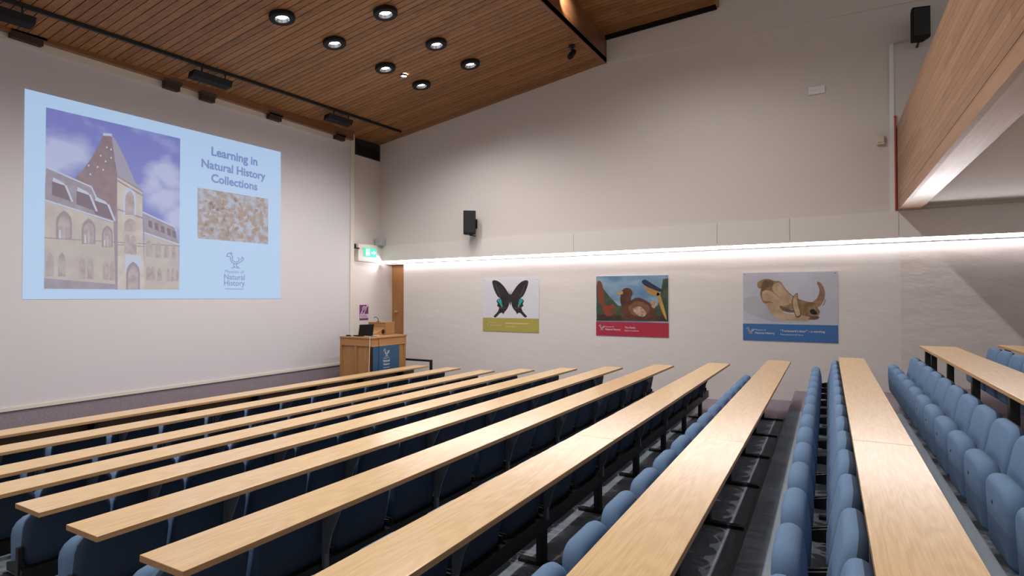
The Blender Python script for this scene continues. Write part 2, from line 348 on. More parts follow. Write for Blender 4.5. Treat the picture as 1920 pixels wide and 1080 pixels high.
# left end wall and back wall are outside the frame: left open to the rest of the room
# ------------------------------------------------------------------ timber ceiling
b = MB(); n = 0
y0, y1 = 3.883, YF-.02
X = -3.0; P = .121
while X < XU-.001:
    xa, xb = X+.006, min(X+P-.006, XU)
    ye = YR if xa > 10.1 else y1
    b.hexa([(xa,y0,zc(xa,y0)),(xb,y0,zc(xb,y0)),(xb,ye,zc(xb,ye)),(xa,ye,zc(xa,ye))], [(xa,y0,zc(xa,y0)+.025),(xb,y0,zc(xb,y0)+.025),(xb,ye,zc(xb,ye)+.025),(xa,ye,zc(xa,ye)+.025)])
    X += P
b.hexa([(-3,y0,zc(-3,y0)+.025),(XU,y0,zc(XU,y0)+.025),(XU,YR,zc(XU,YR)+.025),(-3,YR,zc(-3,YR)+.025)], [(-3,y0,zc(-3,y0)+.1),(XU,y0,zc(XU,y0)+.1),(XU,YR,zc(XU,YR)+.1),(-3,YR,zc(-3,YR)+.1)], 1)
struct(b.build('ceiling', [M['plank'], M['dark']]), 'sloping ceiling of narrow brown timber boards')
b = MB(); b.box((-3, 3.883, 0), (XU-.001, 3.95, .75))
for i, v in enumerate(b.v): b.v[i] = (v[0], v[1], v[2] + zc(v[0], 3.883) - .012)
struct(b.build('trim_6', M['beamw']), 'timber upstand where the ceiling steps up')
zc2 = lambda y: H + 5.27 + (3.9-y)*.055
b = MB(); X = -3.0
while X < XU-.08:
    xa, xb = X+.006, min(X+P-.006, XU-.07)
    b.hexa([(xa,1.74,zc2(1.74)),(xb,1.74,zc2(1.74)),(xb,3.883,zc2(3.883)),(xa,3.883,zc2(3.883))], [(xa,1.74,zc2(1.74)+.03),(xb,1.74,zc2(1.74)+.03),(xb,3.883,zc2(3.883)+.03),(xa,3.883,zc2(3.883)+.03)])
    X += P
b.box((-3, 1.74, H+5.46), (XU, 3.883, H+5.5), 1); b.hexa([(XU-.075,1.74,zc2(1.74)-.085),(XU-.001,1.74,zc2(1.74)-.085),(XU-.001,3.883,zc2(3.883)-.085),(XU-.075,3.883,zc2(3.883)-.085)],[(XU-.075,1.74,zc2(1.74)+.05),(XU-.001,1.74,zc2(1.74)+.05),(XU-.001,3.883,zc2(3.883)+.05),(XU-.075,3.883,zc2(3.883)+.05)],1); b.box((-3, 1.70, H+5.33), (XU-.05, 1.74, H+6.6), 0)  # near-black strip along the wall paints in the shade of the ceiling gap
struct(b.build('ceiling_upper', [M['plank'], M['dark']]), 'higher strip of timber-boarded ceiling at the top of the room')
b = MB(); b.box((-3, -7, H+6.5), (XU+.1, 1.74, H+6.6)); struct(b.build('ceiling_rear', M['soffit']))
# ------------------------------------------------------------------ balcony
b = MB(); YB = -1.02; zb0, zb1 = H+1.385, H+2.715
nb = 14; hb = (zb1-zb0-.16)/nb
b.box((-1.0, YB-.05, zb0), (XU-.002, YB, zb0+.155))
for i in range(nb):
    z = zb0+.16+i*hb; b.box((-1.0, YB-.05, z+.0015), (XU-.002, YB, z+hb-.0015))
b.box((-1.0, YB-.3, zb0), (XU-.002, YB-.05, zb0+.05), 1)
b.box((-1.0, YB-.12, zb1), (XU-.002, YB+.0, zb1+.03))
b.box((-1.0, YB-.1, zb0+.05), (XU-.002, YB-.05, zb1), 2)
struct(b.build('trim_7', [M['balc'], M['balcs'], M['dark']]), 'long timber-clad balcony front on the right')
b = MB(); b.box((-1.0, -7, H+1.455), (XU-.001, YB-.12, H+1.6)); struct(b.build('ceiling_balcony', M['soffit']), 'pale plaster underside of the balcony')

# ------------------------------------------------------------------ ceiling lamps
def spot(name, loc, target, energy, size, blend, rad, parent, col=(1, .955, .93)):
    l = bpy.data.lights.new(name, 'SPOT'); l.energy = energy; l.spot_size = math.radians(size); l.spot_blend = blend; l.shadow_soft_size = rad; l.color = col
    o = bpy.data.objects.new(name, l); COL.objects.link(o); d = Vector(target)-Vector(loc)
    q = d.to_track_quat('-Z', 'Y'); mw = q.to_matrix().to_4x4(); mw.translation = loc; o.matrix_world = mw
    if parent: o.parent = parent; o.matrix_parent_inverse = parent.matrix_world.inverted()
    return o
sx, sy = math.atan(CX), math.atan(CY)
def plane_rot(): return Vector((0,0,1)).rotation_difference(Vector((-CX,-CY,1)).normalized()).to_euler()
def downlight(i, x, y, label, zf=zc, tilt=True, energy=LAMP_E, hidden=False):
    t = thing('downlight', label, 'light', (x, y, zf(x, y) if tilt else zf(y)), 0, 'black ring downlights in the timber ceiling')
    if tilt: t.rotation_euler = plane_rot()
    bpy.context.view_layer.update()
    q = MB(); q.lathe([(.178,.0),(.182,-.012),(.18,-.05),(.172,-.06),(.105,-.062),(.098,-.055),(.092,-.02)], 36, caps=False); q.build('ring', M['blackplastic'], t, True)
    q = MB(); q.lathe([(.0,-.012),(.078,-.012)], 28); q.build('lamp', M['lampglow'], t)
    q = MB(); q.lathe([(.098,-.054),(.088,-.03),(.078,-.012)], 28, caps=False); q.build('reflector', M['lampcore'], t, True)
    p = t.matrix_world @ Vector((0,0,-.075))
    spot('downlight_lamp', p, p+Vector((0,0,-1)), energy, 150, .7, .07, t)
    return t
VIS = [(5.77,6.91,'black ring downlight nearest the projected slide, leftmost of the ceiling cluster'), (6.81,6.93,'black ring downlight second from left in the row nearer the front wall'),
       (8.07,6.96,'black ring downlight just left of the dazzling small spotlight'), (9.13,6.96,'black ring downlight just right of the dazzling small spotlight'),
       (6.71,5.79,'black ring downlight highest in the picture, nearest the viewer'), (8.03,5.81,'middle black ring downlight of the row farther from the front wall'),
       (9.10,5.81,'black ring downlight closest to the right-hand wall')]
for i, (x, y, lb) in enumerate(VIS): downlight(i, x, y, lb)
for i, (x, y) in enumerate(((5.5,5.8),(4.0,6.9),(2.2,6.9),(4.2,5.8),(2.6,5.8))):
    downlight(i, x, y, 'black ring downlight further left along the timber ceiling', energy=45)
for i, (x, y) in enumerate(((0.4,2.05),(2.9,2.05),(5.4,2.05),(7.9,2.05))):
    downlight(i, x, y, 'black ring downlight in the higher strip of ceiling', lambda y: zc2(y), False, REAR_E)
st = thing('spotlight', 'tiny dazzling bright spotlight among the black ring downlights', 'light', (8.57, 6.94, zc(8.57, 6.94)))
q = MB(); q.lathe([(.062,.0),(.064,-.025),(.056,-.034),(.05,-.03),(.05,-.01)], 24, caps=False); q.build('rim', M['blackplastic'], st, True)
q = MB(); q.lathe([(0,-.027),(.03,-.026),(.05,-.022)], 20, caps=False); q.build('bulb', M['spark'], st, True)
bpy.context.view_layer.update()
spot('spotlight_lamp', (8.57, 6.94, zc(8.57,6.94)-.05), (7.6, 5.2, 0.5), SPARK_E, 90, .6, .03, st)
# light track with three flood lamps, and rail brackets
YT = 8.86
b = MB(); b.hexa([(-3,YT-.025,zc(-3,YT)-.05),(10.83,YT-.025,zc(10.83,YT)-.05),(10.83,YT+.025,zc(10.83,YT)-.05),(-3,YT+.025,zc(-3,YT)-.05)], [(-3,YT-.025,zc(-3,YT)),(10.83,YT-.025,zc(10.83,YT)),(10.83,YT+.025,zc(10.83,YT)),(-3,YT+.025,zc(-3,YT))])
tag(b.build('lighting_track', M['black']), 'long thin black lighting track across the timber ceiling near the front wall', 'lighting track')
for i, (xa, xb, lb) in enumerate(((2.85,3.60,'black flood lamp at the top left corner of the picture'), (5.70,6.39,'black flood lamp on the track above the projected slide'), (8.57,9.25,'black flood lamp on the track nearest the right-hand wall'))):
    xm = (xa+xb)/2; z = zc(xm, YT)-.05
    t = thing('flood_lamp', lb, 'light', (xm, YT, z), 0, 'flood lamps hanging from the ceiling track')
    w = (xb-xa)/2; q = MB(); sl = CX*w
    q.hexa([(-w,.02,-.17-sl),(w,.02,-.17+sl),(w,.16,-.20+sl),(-w,.16,-.20-sl)], [(-w,-.02,-.075-sl),(w,-.02,-.075+sl),(w,.13,-.10+sl),(-w,.13,-.10-sl)]); q.build('housing', M['blackplastic'], t, bevel=.008)
    for sgn in (-1, 1):
        q = MB(); q.box((sgn*w*.6-.008, -.008, -.10+sgn*sl*.6), (sgn*w*.6+.008, .008, .02+sgn*sl*.6)); q.build('stem', M['black'], t)
for i, (px, py, w, lb) in enumerate(((50,70,.19,'large dark bracket at the left end of the rail over the slide'), (321,161,.13,'dark bracket above the slide, left one of the close pair'), (388,183,.13,'dark bracket above the slide, right one of the close pair'), (514,219,.15,'dark rail bracket above the right edge of the slide'), (636,257,.14,'dark rail bracket at the right end of the front wall'))):
    p = PY(px, py, YF-.1); q = MB(); t = thing('rail_bracket', lb, 'bracket', (p.x, YF-.1, p.z), 0, 'brackets on the rail above the slide')
    q.box((-w, -.05, .02), (w*1.15, .1, .05)); q.box((-w*1.1,-.06,.05),(w*1.2,.04,.09)); q.build('plate', M['plate'], t)
    q = MB(); q.box((-w, -.06, -.07), (w*.9, .04, .02)); q.build('clamp', M['clampm'], t)
# small adjustable spot near the step in the ceiling
t = thing('ceiling_spot', 'small black adjustable spotlight hanging near the ceiling step', 'light', (9.93, 4.11, zc(9.93,4.11)))
q = MB(); q.lathe([(.06,.0),(.062,-.04),(.05,-.05),(.015,-.052),(.015,-.11)], 20); q.build('mount', M['black'], t, True)
q = MB(); q.T = Matrix.Translation((0,0,-.17)) @ Matrix.Rotation(math.radians(38),4,'Y') @ Matrix.Rotation(math.radians(15),4,'X'); q.lathe([(.045,.1),(.05,.08),(.052,-.08),(.045,-.1)], 20); q.build('head', M['blackplastic'], t, True)
# lamp hidden in the ceiling step that washes the upstand
t = thing('upstand_lamp', 'hidden lamp lighting the timber upstand of the ceiling step', 'light', (8.75, 3.55, H+5.05))
q = MB(); q.lathe([(.03,.06),(.035,.05),(.035,-.04),(.03,-.05)], 16); q.box((-.006,-.006,.05),(.006,.006,.24)); q.build('body', M['black'], t, True)
bpy.context.view_layer.update(); spot('upstand_glow', (8.75, 3.60, H+5.05), (9.05, 3.883, H+5.0), 45, 60, .7, .03, t, (1,.9,.8))

# ------------------------------------------------------------------ projected slide
SG = {}
def lin(c): return tuple(max(((v/255+.055)/1.055)**2.4/2**vs.exposure - .03, .004) for v in c)
def em(name, col, col2=None, scale=(1,1,1), lo=.35, hi=.65):
    mt = mat('slide_'+name, lin(col), .9, .05, noise=(lin(col2), scale, 5, lo, hi) if col2 else None, emit=1.0)
    b_ = mt.node_tree.nodes['Principled BSDF']
    for l_ in list(b_.inputs['Base Color'].links): mt.node_tree.links.remove(l_)
    b_.inputs['Base Color'].default_value = (.10,.10,.10,1); SG[name] = mt
em('white', (172,198,228))
def slide_pt(x, y, off=0.0): p = PY(40+x/2.572, 160+y/2.572, YF); return Vector((p.x, YF-.006-off, p.z))
em('sky', (120,126,186), (170,177,210), (2.0,1,3.0), lo=.0, hi=1.0)
nt = SG['sky'].node_tree; N = nt.nodes; L = nt.links
tcn = [n for n in N if n.type == 'TEX_COORD'][0]; nzn = [n for n in N if n.type == 'TEX_NOISE'][0]; rmp = [n for n in N if n.type == 'VALTORGB'][0]
acc = None
for bx_, by_, rr in ((190,330,.55),(130,380,.4),(700,440,.38),(700,560,.42),(640,470,.3),(745,640,.4)):
    dn = N.new('ShaderNodeVectorMath'); dn.operation = 'DISTANCE'; L.new(tcn.outputs['Object'], dn.inputs[0]); dn.inputs[1].default_value = slide_pt(bx_, by_)
    mr = N.new('ShaderNodeMapRange'); L.new(dn.outputs['Value'], mr.inputs['Value']); mr.inputs['From Min'].default_value = 0; mr.inputs['From Max'].default_value = rr; mr.inputs['To Min'].default_value = .62; mr.inputs['To Max'].default_value = 0
    if acc is None: acc = mr.outputs[0]
    else:
        mx = N.new('ShaderNodeMath'); mx.operation = 'MAXIMUM'; L.new(acc, mx.inputs[0]); L.new(mr.outputs[0], mx.inputs[1]); acc = mx.outputs[0]
ad = N.new('ShaderNodeMath'); ad.operation = 'ADD'; L.new(acc, ad.inputs[0]); L.new(nzn.outputs['Fac'], ad.inputs[1]); L.new(ad.outputs[0], rmp.inputs[0])
rmp.color_ramp.elements[0].position = .58; rmp.color_ramp.elements[1].position = .95
em('dark', (116,104,116))
em('cloud', (158,166,202), (132,138,188), (2.2,1,2.2), lo=.3, hi=.7)
em('spire', (128,112,120), (140,124,132), (6,6,6))
em('spirelit', (152,148,166))
em('roof', (140,132,144), (150,146,160), (7,3,7))
em('stone', (181,172,167), (168,160,159), (3,3,3))
em('stonelit', (190,181,174), (174,166,164), (5,5,5))
em('arch', (150,138,144), (170,160,162), (9,3,9))
em('line', (142,132,142))
em('pale', (176,184,204))
em('text', (120,136,188))
em('spec', (154,138,132), (166,174,190), (11,11,11), lo=.40, hi=.62)
em('spec2', (160,142,130), (146,132,132), (14,14,14), lo=.45, hi=.6)
sl = thing('projected_slide', 'bright bluish projected slide with a towered building on the front wall', 'projection', slide_pt(627, 680))
def slpart(name, polys, mats):
    q = MB()
    for pts, lay, mi in polys: q.face([slide_pt(x, y, .0012*lay) for x, y in pts], mi)
    o = q.build(name, mats); o.parent = sl; o.matrix_parent_inverse = Matrix.Translation(-sl.location); return o
q = MB(); c4 = [slide_pt(16,16), slide_pt(1250,322), slide_pt(1250,1028), slide_pt(4,1032)]
q.prism(c4, (0,.004,0)); o = q.build('background', SG['white']); o.parent = sl; o.matrix_parent_inverse = Matrix.Translation(-sl.location)
pm = [SG[k] for k in ('sky','cloud','spire','spirelit','roof','stone','stonelit','arch','line','pale','dark')]
pic = [([(118,106),(765,257),(760,985),(108,981)],1,0)]
def blob(cx, cy, rx, ry, n=22, seed=1):
    r = random.Random(seed); return [(cx+rx*(1+.13*math.sin(3*a+seed)+.1*math.sin(5*a+2*seed))*math.cos(a), cy+ry*(1+.12*math.cos(4*a+seed))*math.sin(a)) for a in [2*math.pi*i/n for i in range(n)]]
def clip(pts, x0, x1): return [(min(max(x,x0),x1), y) for x, y in pts]
pic += [([(590,710),(757,768),(760,985),(590,985)],3,5), ([(583,612),(640,636),(735,682),(757,770),(590,712)],4,4), ([(112,553),(440,660),(458,690),(462,983),(108,981)],3,5),
        ([(118,395),(335,490),(362,548),(442,640),(442,665),(112,555)],4,4),
        ([(395,233),(432,237),(446,340),(462,440),(462,600),(440,640),(365,552),(335,488),(255,450),(300,402),(340,345),(372,290)],5,2),
        ([(432,237),(452,262),(480,315),(508,375),(548,468),(580,514),(462,442),(446,340)],5,3), ([(392,230),(434,234),(436,246),(391,243)],6,9),
        ([(460,440),(582,512),(582,610),(592,985),(458,985)],6,6), ([(442,640),(462,600),(462,985),(452,985)],6,8)]
for a in ([(118,395),(335,490),(362,548),(372,548)],[(112,553),(440,658)],[(110,735),(760,775)],[(462,440),(582,512)],[(462,598),(582,640)],[(458,768),(590,778)],[(583,612),(735,682)],[(590,710),(757,768)],[(462,460),(580,530)]):
    for s_ in stroke(a, 7 if a[0][1] < 720 else 4): pic.append((s_,7,9 if a[0] in ((118,395),(112,553),(583,612),(590,710)) else 8))
def arch(cx, yb, w, h, lay=8, mi=7, lean=0):
    pts = [(cx-w/2,yb),(cx-w/2,yb-h*.62)] + [(cx-w/2*math.cos(math.pi*k/6), yb-h*.62-h*.38*math.sin(math.pi*k/6)*(1 if k != 3 else 1.12)) for k in range(1,6)] + [(cx+w/2,yb-h*.62),(cx+w/2,yb)]
    return (pts, lay, mi)
for cx, yb, w, h in ((203,742,76,132),(322,765,66,118),(412,780,52,100)): pic.append(arch(cx, yb, w, h, 8, 8)); pic.append(arch(cx, yb-2, w*.78, h*.84, 9, 7)); pic.append(([(cx-3,yb),(cx-3,yb-h*.55),(cx+3,yb-h*.55),(cx+3,yb)],10,5)); pic.append(([(cx-w*.32,yb-4),(cx-w*.32,yb-h*.35),(cx-w*.2,yb-h*.33),(cx-w*.2,yb-4)],10,9))
for cx, yb, w, h in ((135,920,40,110),(193,922,36,112),(291,932,30,102),(331,934,30,104),(405,938,30,92),(437,940,26,90),(613,825,30,78),(658,830,26,72),(698,832,22,66),(733,836,18,62),(610,938,22,70),(632,938,20,66),(664,942,20,64),(706,944,16,60),(728,944,16,60),(748,944,14,58),(520,625,44,112),(508,812,30,92),(538,816,30,92),(522,705,56,60)): pic.append(arch(cx, yb, w, h))
pic += [arch(520,628,62,132,7,9), ([(497,818),(574,822),(575,905),(497,905)],8,9), arch(536,984,66,128,9,8), arch(537,984,50,112,10,7), ([(108,930),(460,960),(462,983),(108,981)],8,4)]
for dx, dy in ((0,0),(118,46),(205,92)): pic += [([(146+dx,462+dy),(205+dx,482+dy),(238+dx,560+dy),(146+dx,528+dy)],8,10), ([(150+dx,444+dy),(200+dx,470+dy),(212+dx,486+dy),(148+dx,464+dy)],9,9), ([(205+dx,482+dy),(216+dx,482+dy),(248+dx,562+dy),(238+dx,562+dy)],9,9)]
for x in (610,640,670,700,725): pic.append(([(x,650+(x-610)*.42),(x+16,656+(x-610)*.42),(x+20,690+(x-610)*.42),(x+2,682+(x-610)*.42)],8,10))
for x, y in ((322,388),(380,340),(430,350),(392,408),(410,300),(365,395),(404,368),(430,310),(330,430)): pic.append(([(x-5,y),(x,y-7),(x+5,y),(x,y+6)],8,9))
slpart('photograph', pic, pm)
slpart('specimen_picture', [([(848,493),(1189,548),(1189,766),(848,738)],1,0)] + [(blob(random.uniform(870,1168), random.uniform(545,735), random.uniform(5,13), random.uniform(5,13), 9, k),2,1) for k in range(70)], [SG['spec'], SG['spec2']])
def slide_text(name, lines, bold):
    q = MB()
    for body, xa, xb, px, py, cap in lines:
        A = slide_pt(xa, py); B = slide_pt(xb, py); c = slide_pt((xa+xb)/2, py); x0_, x1_ = A.x, B.x
        put_text(q, body, lambda u, v: (u, YF-.0085, v), x0_, x1_, c.z, 0, bold, cap)
    o = q.build(name, SG['text']); o.parent = sl; o.matrix_parent_inverse = Matrix.Translation(-sl.location); return o
for ln_ in (('Learning in',915,1137,0,362,1.0),('Natural History',867,1176,0,425,1.0),('Collections',914,1137,0,486,1.0)): slide_text('title_line', [ln_], .028)
q = MB(); e0, e1 = slide_pt(988,885), slide_pt(1070,808)
put_emblem(q, lambda u, v: (u, YF-.0085, v), e0.x, e0.z, e1.x-e0.x, e1.z-e0.z, 0, .045)
for body, xa, xb, py, bd in (('Museum of',980,1072,906,0),('Natural',976,1076,937,.008),('History',976,1076,966,.008)):
    put_text(q, body, lambda u, v: (u, YF-.0085, v), slide_pt(xa,py).x, slide_pt(xb,py).x, slide_pt(1025,py).z, 0, bd)
u0, u1 = slide_pt(982,980), slide_pt(1070,983); q.face([(u0.x,YF-.0085,u0.z),(u1.x,YF-.0085,u0.z),(u1.x,YF-.0085,u0.z-.012),(u0.x,YF-.0085,u0.z-.012)])
o = q.build('museum_emblem', SG['text']); o.parent = sl; o.matrix_parent_inverse = Matrix.Translation(-sl.location)

# ------------------------------------------------------------------ posters on the right wall
def wp(px, py, off): p = PX(px, py, XL); return Vector((XL-.014-off, p.y, p.z))
def poster(name, label, corners, band, draw, mats):
    q = MB(); c = [wp(x, y, 0) for x, y in corners]                      # tl, tr, br, bl in picture order
    ys = [(c[0].y+c[3].y)/2, (c[1].y+c[2].y)/2]; zs = [(c[2].z+c[3].z)/2, (c[0].z+c[1].z)/2]
    q.box((XL-.014, ys[1], zs[0]), (XL-.0005, ys[0], zs[1]), 0)
    zb = zs[0]+(zs[1]-zs[0])*band
    q.face([(XL-.0144,ys[0],zs[0]),(XL-.0144,ys[1],zs[0]),(XL-.0144,ys[1],zb),(XL-.0144,ys[0],zb)], 1)
    draw(q, ys, zs, zb)
    for y in (ys[0]-.035, ys[1]+.035):
        for z in (zs[0]+.035, zs[1]-.035): q.lathe([(.009,0),(.007,-.004)], 10, len(mats)-1, (XL-.015, y, z), 'X')
    o = q.build(name, mats)
    return tag(o, label, 'poster', 'posters on the right-hand wall')
def band_text(q, ys, zs, zb, mi, title, sub, tx0, tx1, sx1, simple=False):
    hgt = zb-zs[0]; wid = ys[0]-ys[1]; pl = lambda u, v: (XL-.0156, ys[0]-u, v)
    put_emblem(q, pl, .04*wid, zs[0]+.38*hgt, .085*wid, .42*hgt, mi, .07)
    put_text(q, 'Museum of', pl, .135*wid, .255*wid, zs[0]+.60*hgt, mi, 0)
    put_text(q, 'Natural History', pl, .135*wid, .35*wid, zs[0]+.40*hgt, mi, .012)
    if title: put_text(q, title, pl, tx0*wid, tx1*wid, zs[0]+.56*hgt, mi, .012)
    else: q.face([pl(tx0*wid, zs[0]+.58*hgt), pl(tx1*wid, zs[0]+.58*hgt), pl(tx1*wid, zs[0]+.66*hgt), pl(tx0*wid, zs[0]+.66*hgt)], mi)
    if sub: put_text(q, sub, pl, tx0*wid, sx1*wid, zs[0]+.36*hgt, mi, 0)
    else: q.face([pl(tx0*wid, zs[0]+.36*hgt), pl(sx1*wid, zs[0]+.36*hgt), pl(sx1*wid, zs[0]+.40*hgt), pl(tx0*wid, zs[0]+.40*hgt)], mi)
PM = {}
def pmz(n, c, c2=None, sc=(6,6,6)): PM[n] = mat('print_'+n, c, .45, .3, noise=(c2, sc, 5, .35, .65) if c2 else None)
pmz('paper', (.60,.60,.66)); pmz('olive', (.36,.32,.075)); pmz('red', (.36,.028,.055)); pmz('blueband', (.045,.135,.34)); pmz('ink', (.62,.60,.60))
pmz('inkolive', (.52,.49,.27)); pmz('wing', (.018,.015,.017), (.035,.028,.028)); pmz('teal', (.03,.34,.33), (.04,.2,.24)); pmz('wingedge', (.10,.10,.10)); pmz('maroon', (.10,.045,.05))
pmz('sky', (.10,.19,.31), (.22,.33,.42), (2,2,5)); pmz('foliage', (.03,.055,.035), (.07,.09,.05)); pmz('earth', (.045,.025,.016), (.11,.05,.03)); pmz('rust', (.24,.045,.025), (.12,.06,.03))
pmz('plumage', (.115,.045,.026), (.06,.024,.016), (4,4,4)); pmz('plumelit', (.20,.10,.065), (.12,.055,.035), (8,8,8)); pmz('buff', (.50,.37,.28), (.30,.17,.11), (22,22,22)); pmz('yellow', (.46,.27,.07), (.34,.17,.04)); pmz('navy', (.02,.03,.06)); pmz('leafgreen', (.05,.10,.05))
pmz('haze', (.40,.41,.47), (.47,.48,.55), (1.5,1.5,1.5)); pmz('hazedark', (.34,.35,.40), (.40,.41,.46), (2,2,2)); pmz('bone', (.29,.19,.10), (.15,.09,.045), (7,7,7)); pmz('bonelit', (.46,.34,.22), (.34,.235,.14), (8,8,8)); pmz('bonedark', (.10,.06,.032), (.16,.1,.055)); pmz('tusk', (.30,.19,.11), (.18,.11,.07), (3,3,12)); pmz('socket', (.02,.013,.01)); pmz('pin', (.12,.12,.13))
def polyw(q, pts, org, sc, lay, mi): q.face([wp(org[0]+x/sc, org[1]+y/sc, .0006*lay) for x, y in pts], mi)
O5, O6 = (640,360), (1280,360)
def smooth(pts, n=3):
    """closed Catmull-Rom through the outline"""
    out = []; L_ = len(pts)
    for i in range(L_):
        p0, p1, p2, p3 = pts[i-1], pts[i], pts[(i+1)%L_], pts[(i+2)%L_]
        for k in range(n):
            t = k/n; out.append(tuple(.5*((2*p1[j])+(-p0[j]+p2[j])*t+(2*p0[j]-5*p1[j]+4*p2[j]-p3[j])*t*t+(-p0[j]+3*p1[j]-3*p2[j]+p3[j])*t**3) for j in (0,1)))
    return out
def draw_butterfly(q, ys, zs, zb):
    up = [(953,585),(968,560),(990,528),(1015,505),(1040,496),(1053,503),(1050,525),(1038,560),(1022,588),(1003,600),(985,606),(962,608)]
    lo = [(958,600),(985,604),(1005,598),(1022,602),(1029,615),(1022,628),(1026,640),(1015,650),(1018,662),(1022,672),(1038,690),(1046,700),(1036,706),(1024,697),(1010,682),(998,680),(990,686),(982,672),(970,658),(960,635)]
    te = [(1003,604),(1018,600),(1025,612),(1016,622),(1008,634),(1000,648),(994,645),(999,625)]
    ln = [(990,612),(996,640),(1000,655)]; ln2 = [(1034,520),(1022,555),(1008,590)]
    for sgn in (1, -1):
        mir = lambda P_: P_ if sgn > 0 else [(1904-x, y) for x, y in P_]
        polyw(q, smooth(mir(lo)), O5, 3, 1, 2); polyw(q, smooth(mir(up)), O5, 3, 2, 2)
        polyw(q, smooth(mir(te)), O5, 3, 3, 3)
        for s_ in stroke(mir(ln2), 2.5): polyw(q, s_, O5, 3, 4, 4)
        for s_ in stroke(mir([(1012,650),(990,655),(975,652)]), 5): polyw(q, s_, O5, 3, 3, 5)
    polyw(q, smooth([(952,572),(957,585),(957,615),(952,638),(947,615),(947,585)]), O5, 3, 5, 2)
    for s_ in stroke([(950,575),(944,556)],2)+stroke([(954,575),(960,556)],2): polyw(q, s_, O5, 3, 5, 2)
    band_text(q, ys, zs, zb, 6, None, None, .42, .82, .60)
poster('poster', 'poster with a black swallowtail butterfly above an olive band', [(906,522.5),(1011,521.5),(1011,624),(906,620)], .255, draw_butterfly, [PM['paper'], PM['olive'], PM['wing'], PM['teal'], PM['wingedge'], PM['maroon'], PM['inkolive'], PM['pin']])
def draw_bird(q, ys, zs, zb):
    P_ = lambda pts, lay, mi: polyw(q, pts, O5, 3, lay, mi)
    T = ys[0]-.004, ys[1]+.004
    q.face([(XL-.0143,T[0],zb),(XL-.0143,T[1],zb),(XL-.0143,T[1],zs[1]-.006),(XL-.0143,T[0],zs[1]-.006)], 2)
    P_([(1437,520),(1475,545),(1520,600),(1560,640),(1640,640),(1730,650),(1780,640),(1800,560),(1810,490),(1840,485),(1840,726),(1438,724)], 1, 3)
    P_([(1440,690),(1540,690),(1620,705),(1720,690),(1840,700),(1840,728),(1438,724)], 2, 4)
    P_(smooth([(1440,510),(1462,505),(1478,560),(1480,620),(1500,640),(1530,630),(1545,660),(1530,690),(1490,695),(1470,650),(1450,610)]), 3, 5)
    # plain rounded brown bird and a small yellow one
    P_(smooth([(1600,640),(1575,655),(1585,690),(1630,715),(1690,720),(1745,705),(1770,680),(1750,640),(1705,605),(1655,595)]), 4, 6)
    P_(smooth([(1585,655),(1570,610),(1578,560),(1600,540),(1628,545),(1640,570),(1630,600),(1640,630),(1650,660),(1610,672)]), 5, 6)
    P_(smooth([(1545,572),(1580,556),(1584,575)]), 6, 10)
    P_(smooth([(1620,640),(1660,615),(1710,625),(1735,655),(1715,690),(1660,700),(1625,675)]), 6, 7)
    P_(smooth([(1642,660),(1665,645),(1690,648),(1716,680),(1700,702),(1662,690)]), 7, 8)
    P_(smooth([(1745,618),(1765,612),(1774,632),(1762,655),(1748,645)]), 6, 8)
    P_(smooth([(1690,505),(1710,492),(1732,505),(1760,522),(1790,540),(1810,552),(1790,560),(1750,545),(1715,530)]), 7, 9)
    P_(smooth([(1708,525),(1740,540),(1785,560),(1790,580),(1760,582),(1725,565)]), 6, 10)
    P_(smooth([(1775,575),(1795,580),(1830,700),(1826,715),(1800,660)]), 6, 10)
    band_text(q, ys, zs, zb, 11, 'The Dodo.', 'Raphus cucullatus', .41, .56, .60)
poster('poster', 'poster of a brown bird painting above a crimson band', [(1118,517.5),(1254,515.5),(1254,633),(1118,628.5)], .232, draw_bird, [PM['paper'], PM['red'], PM['sky'], PM['foliage'], PM['earth'], PM['rust'], PM['plumage'], PM['plumelit'], PM['buff'], PM['navy'], PM['yellow'], PM['ink'], PM['pin']])
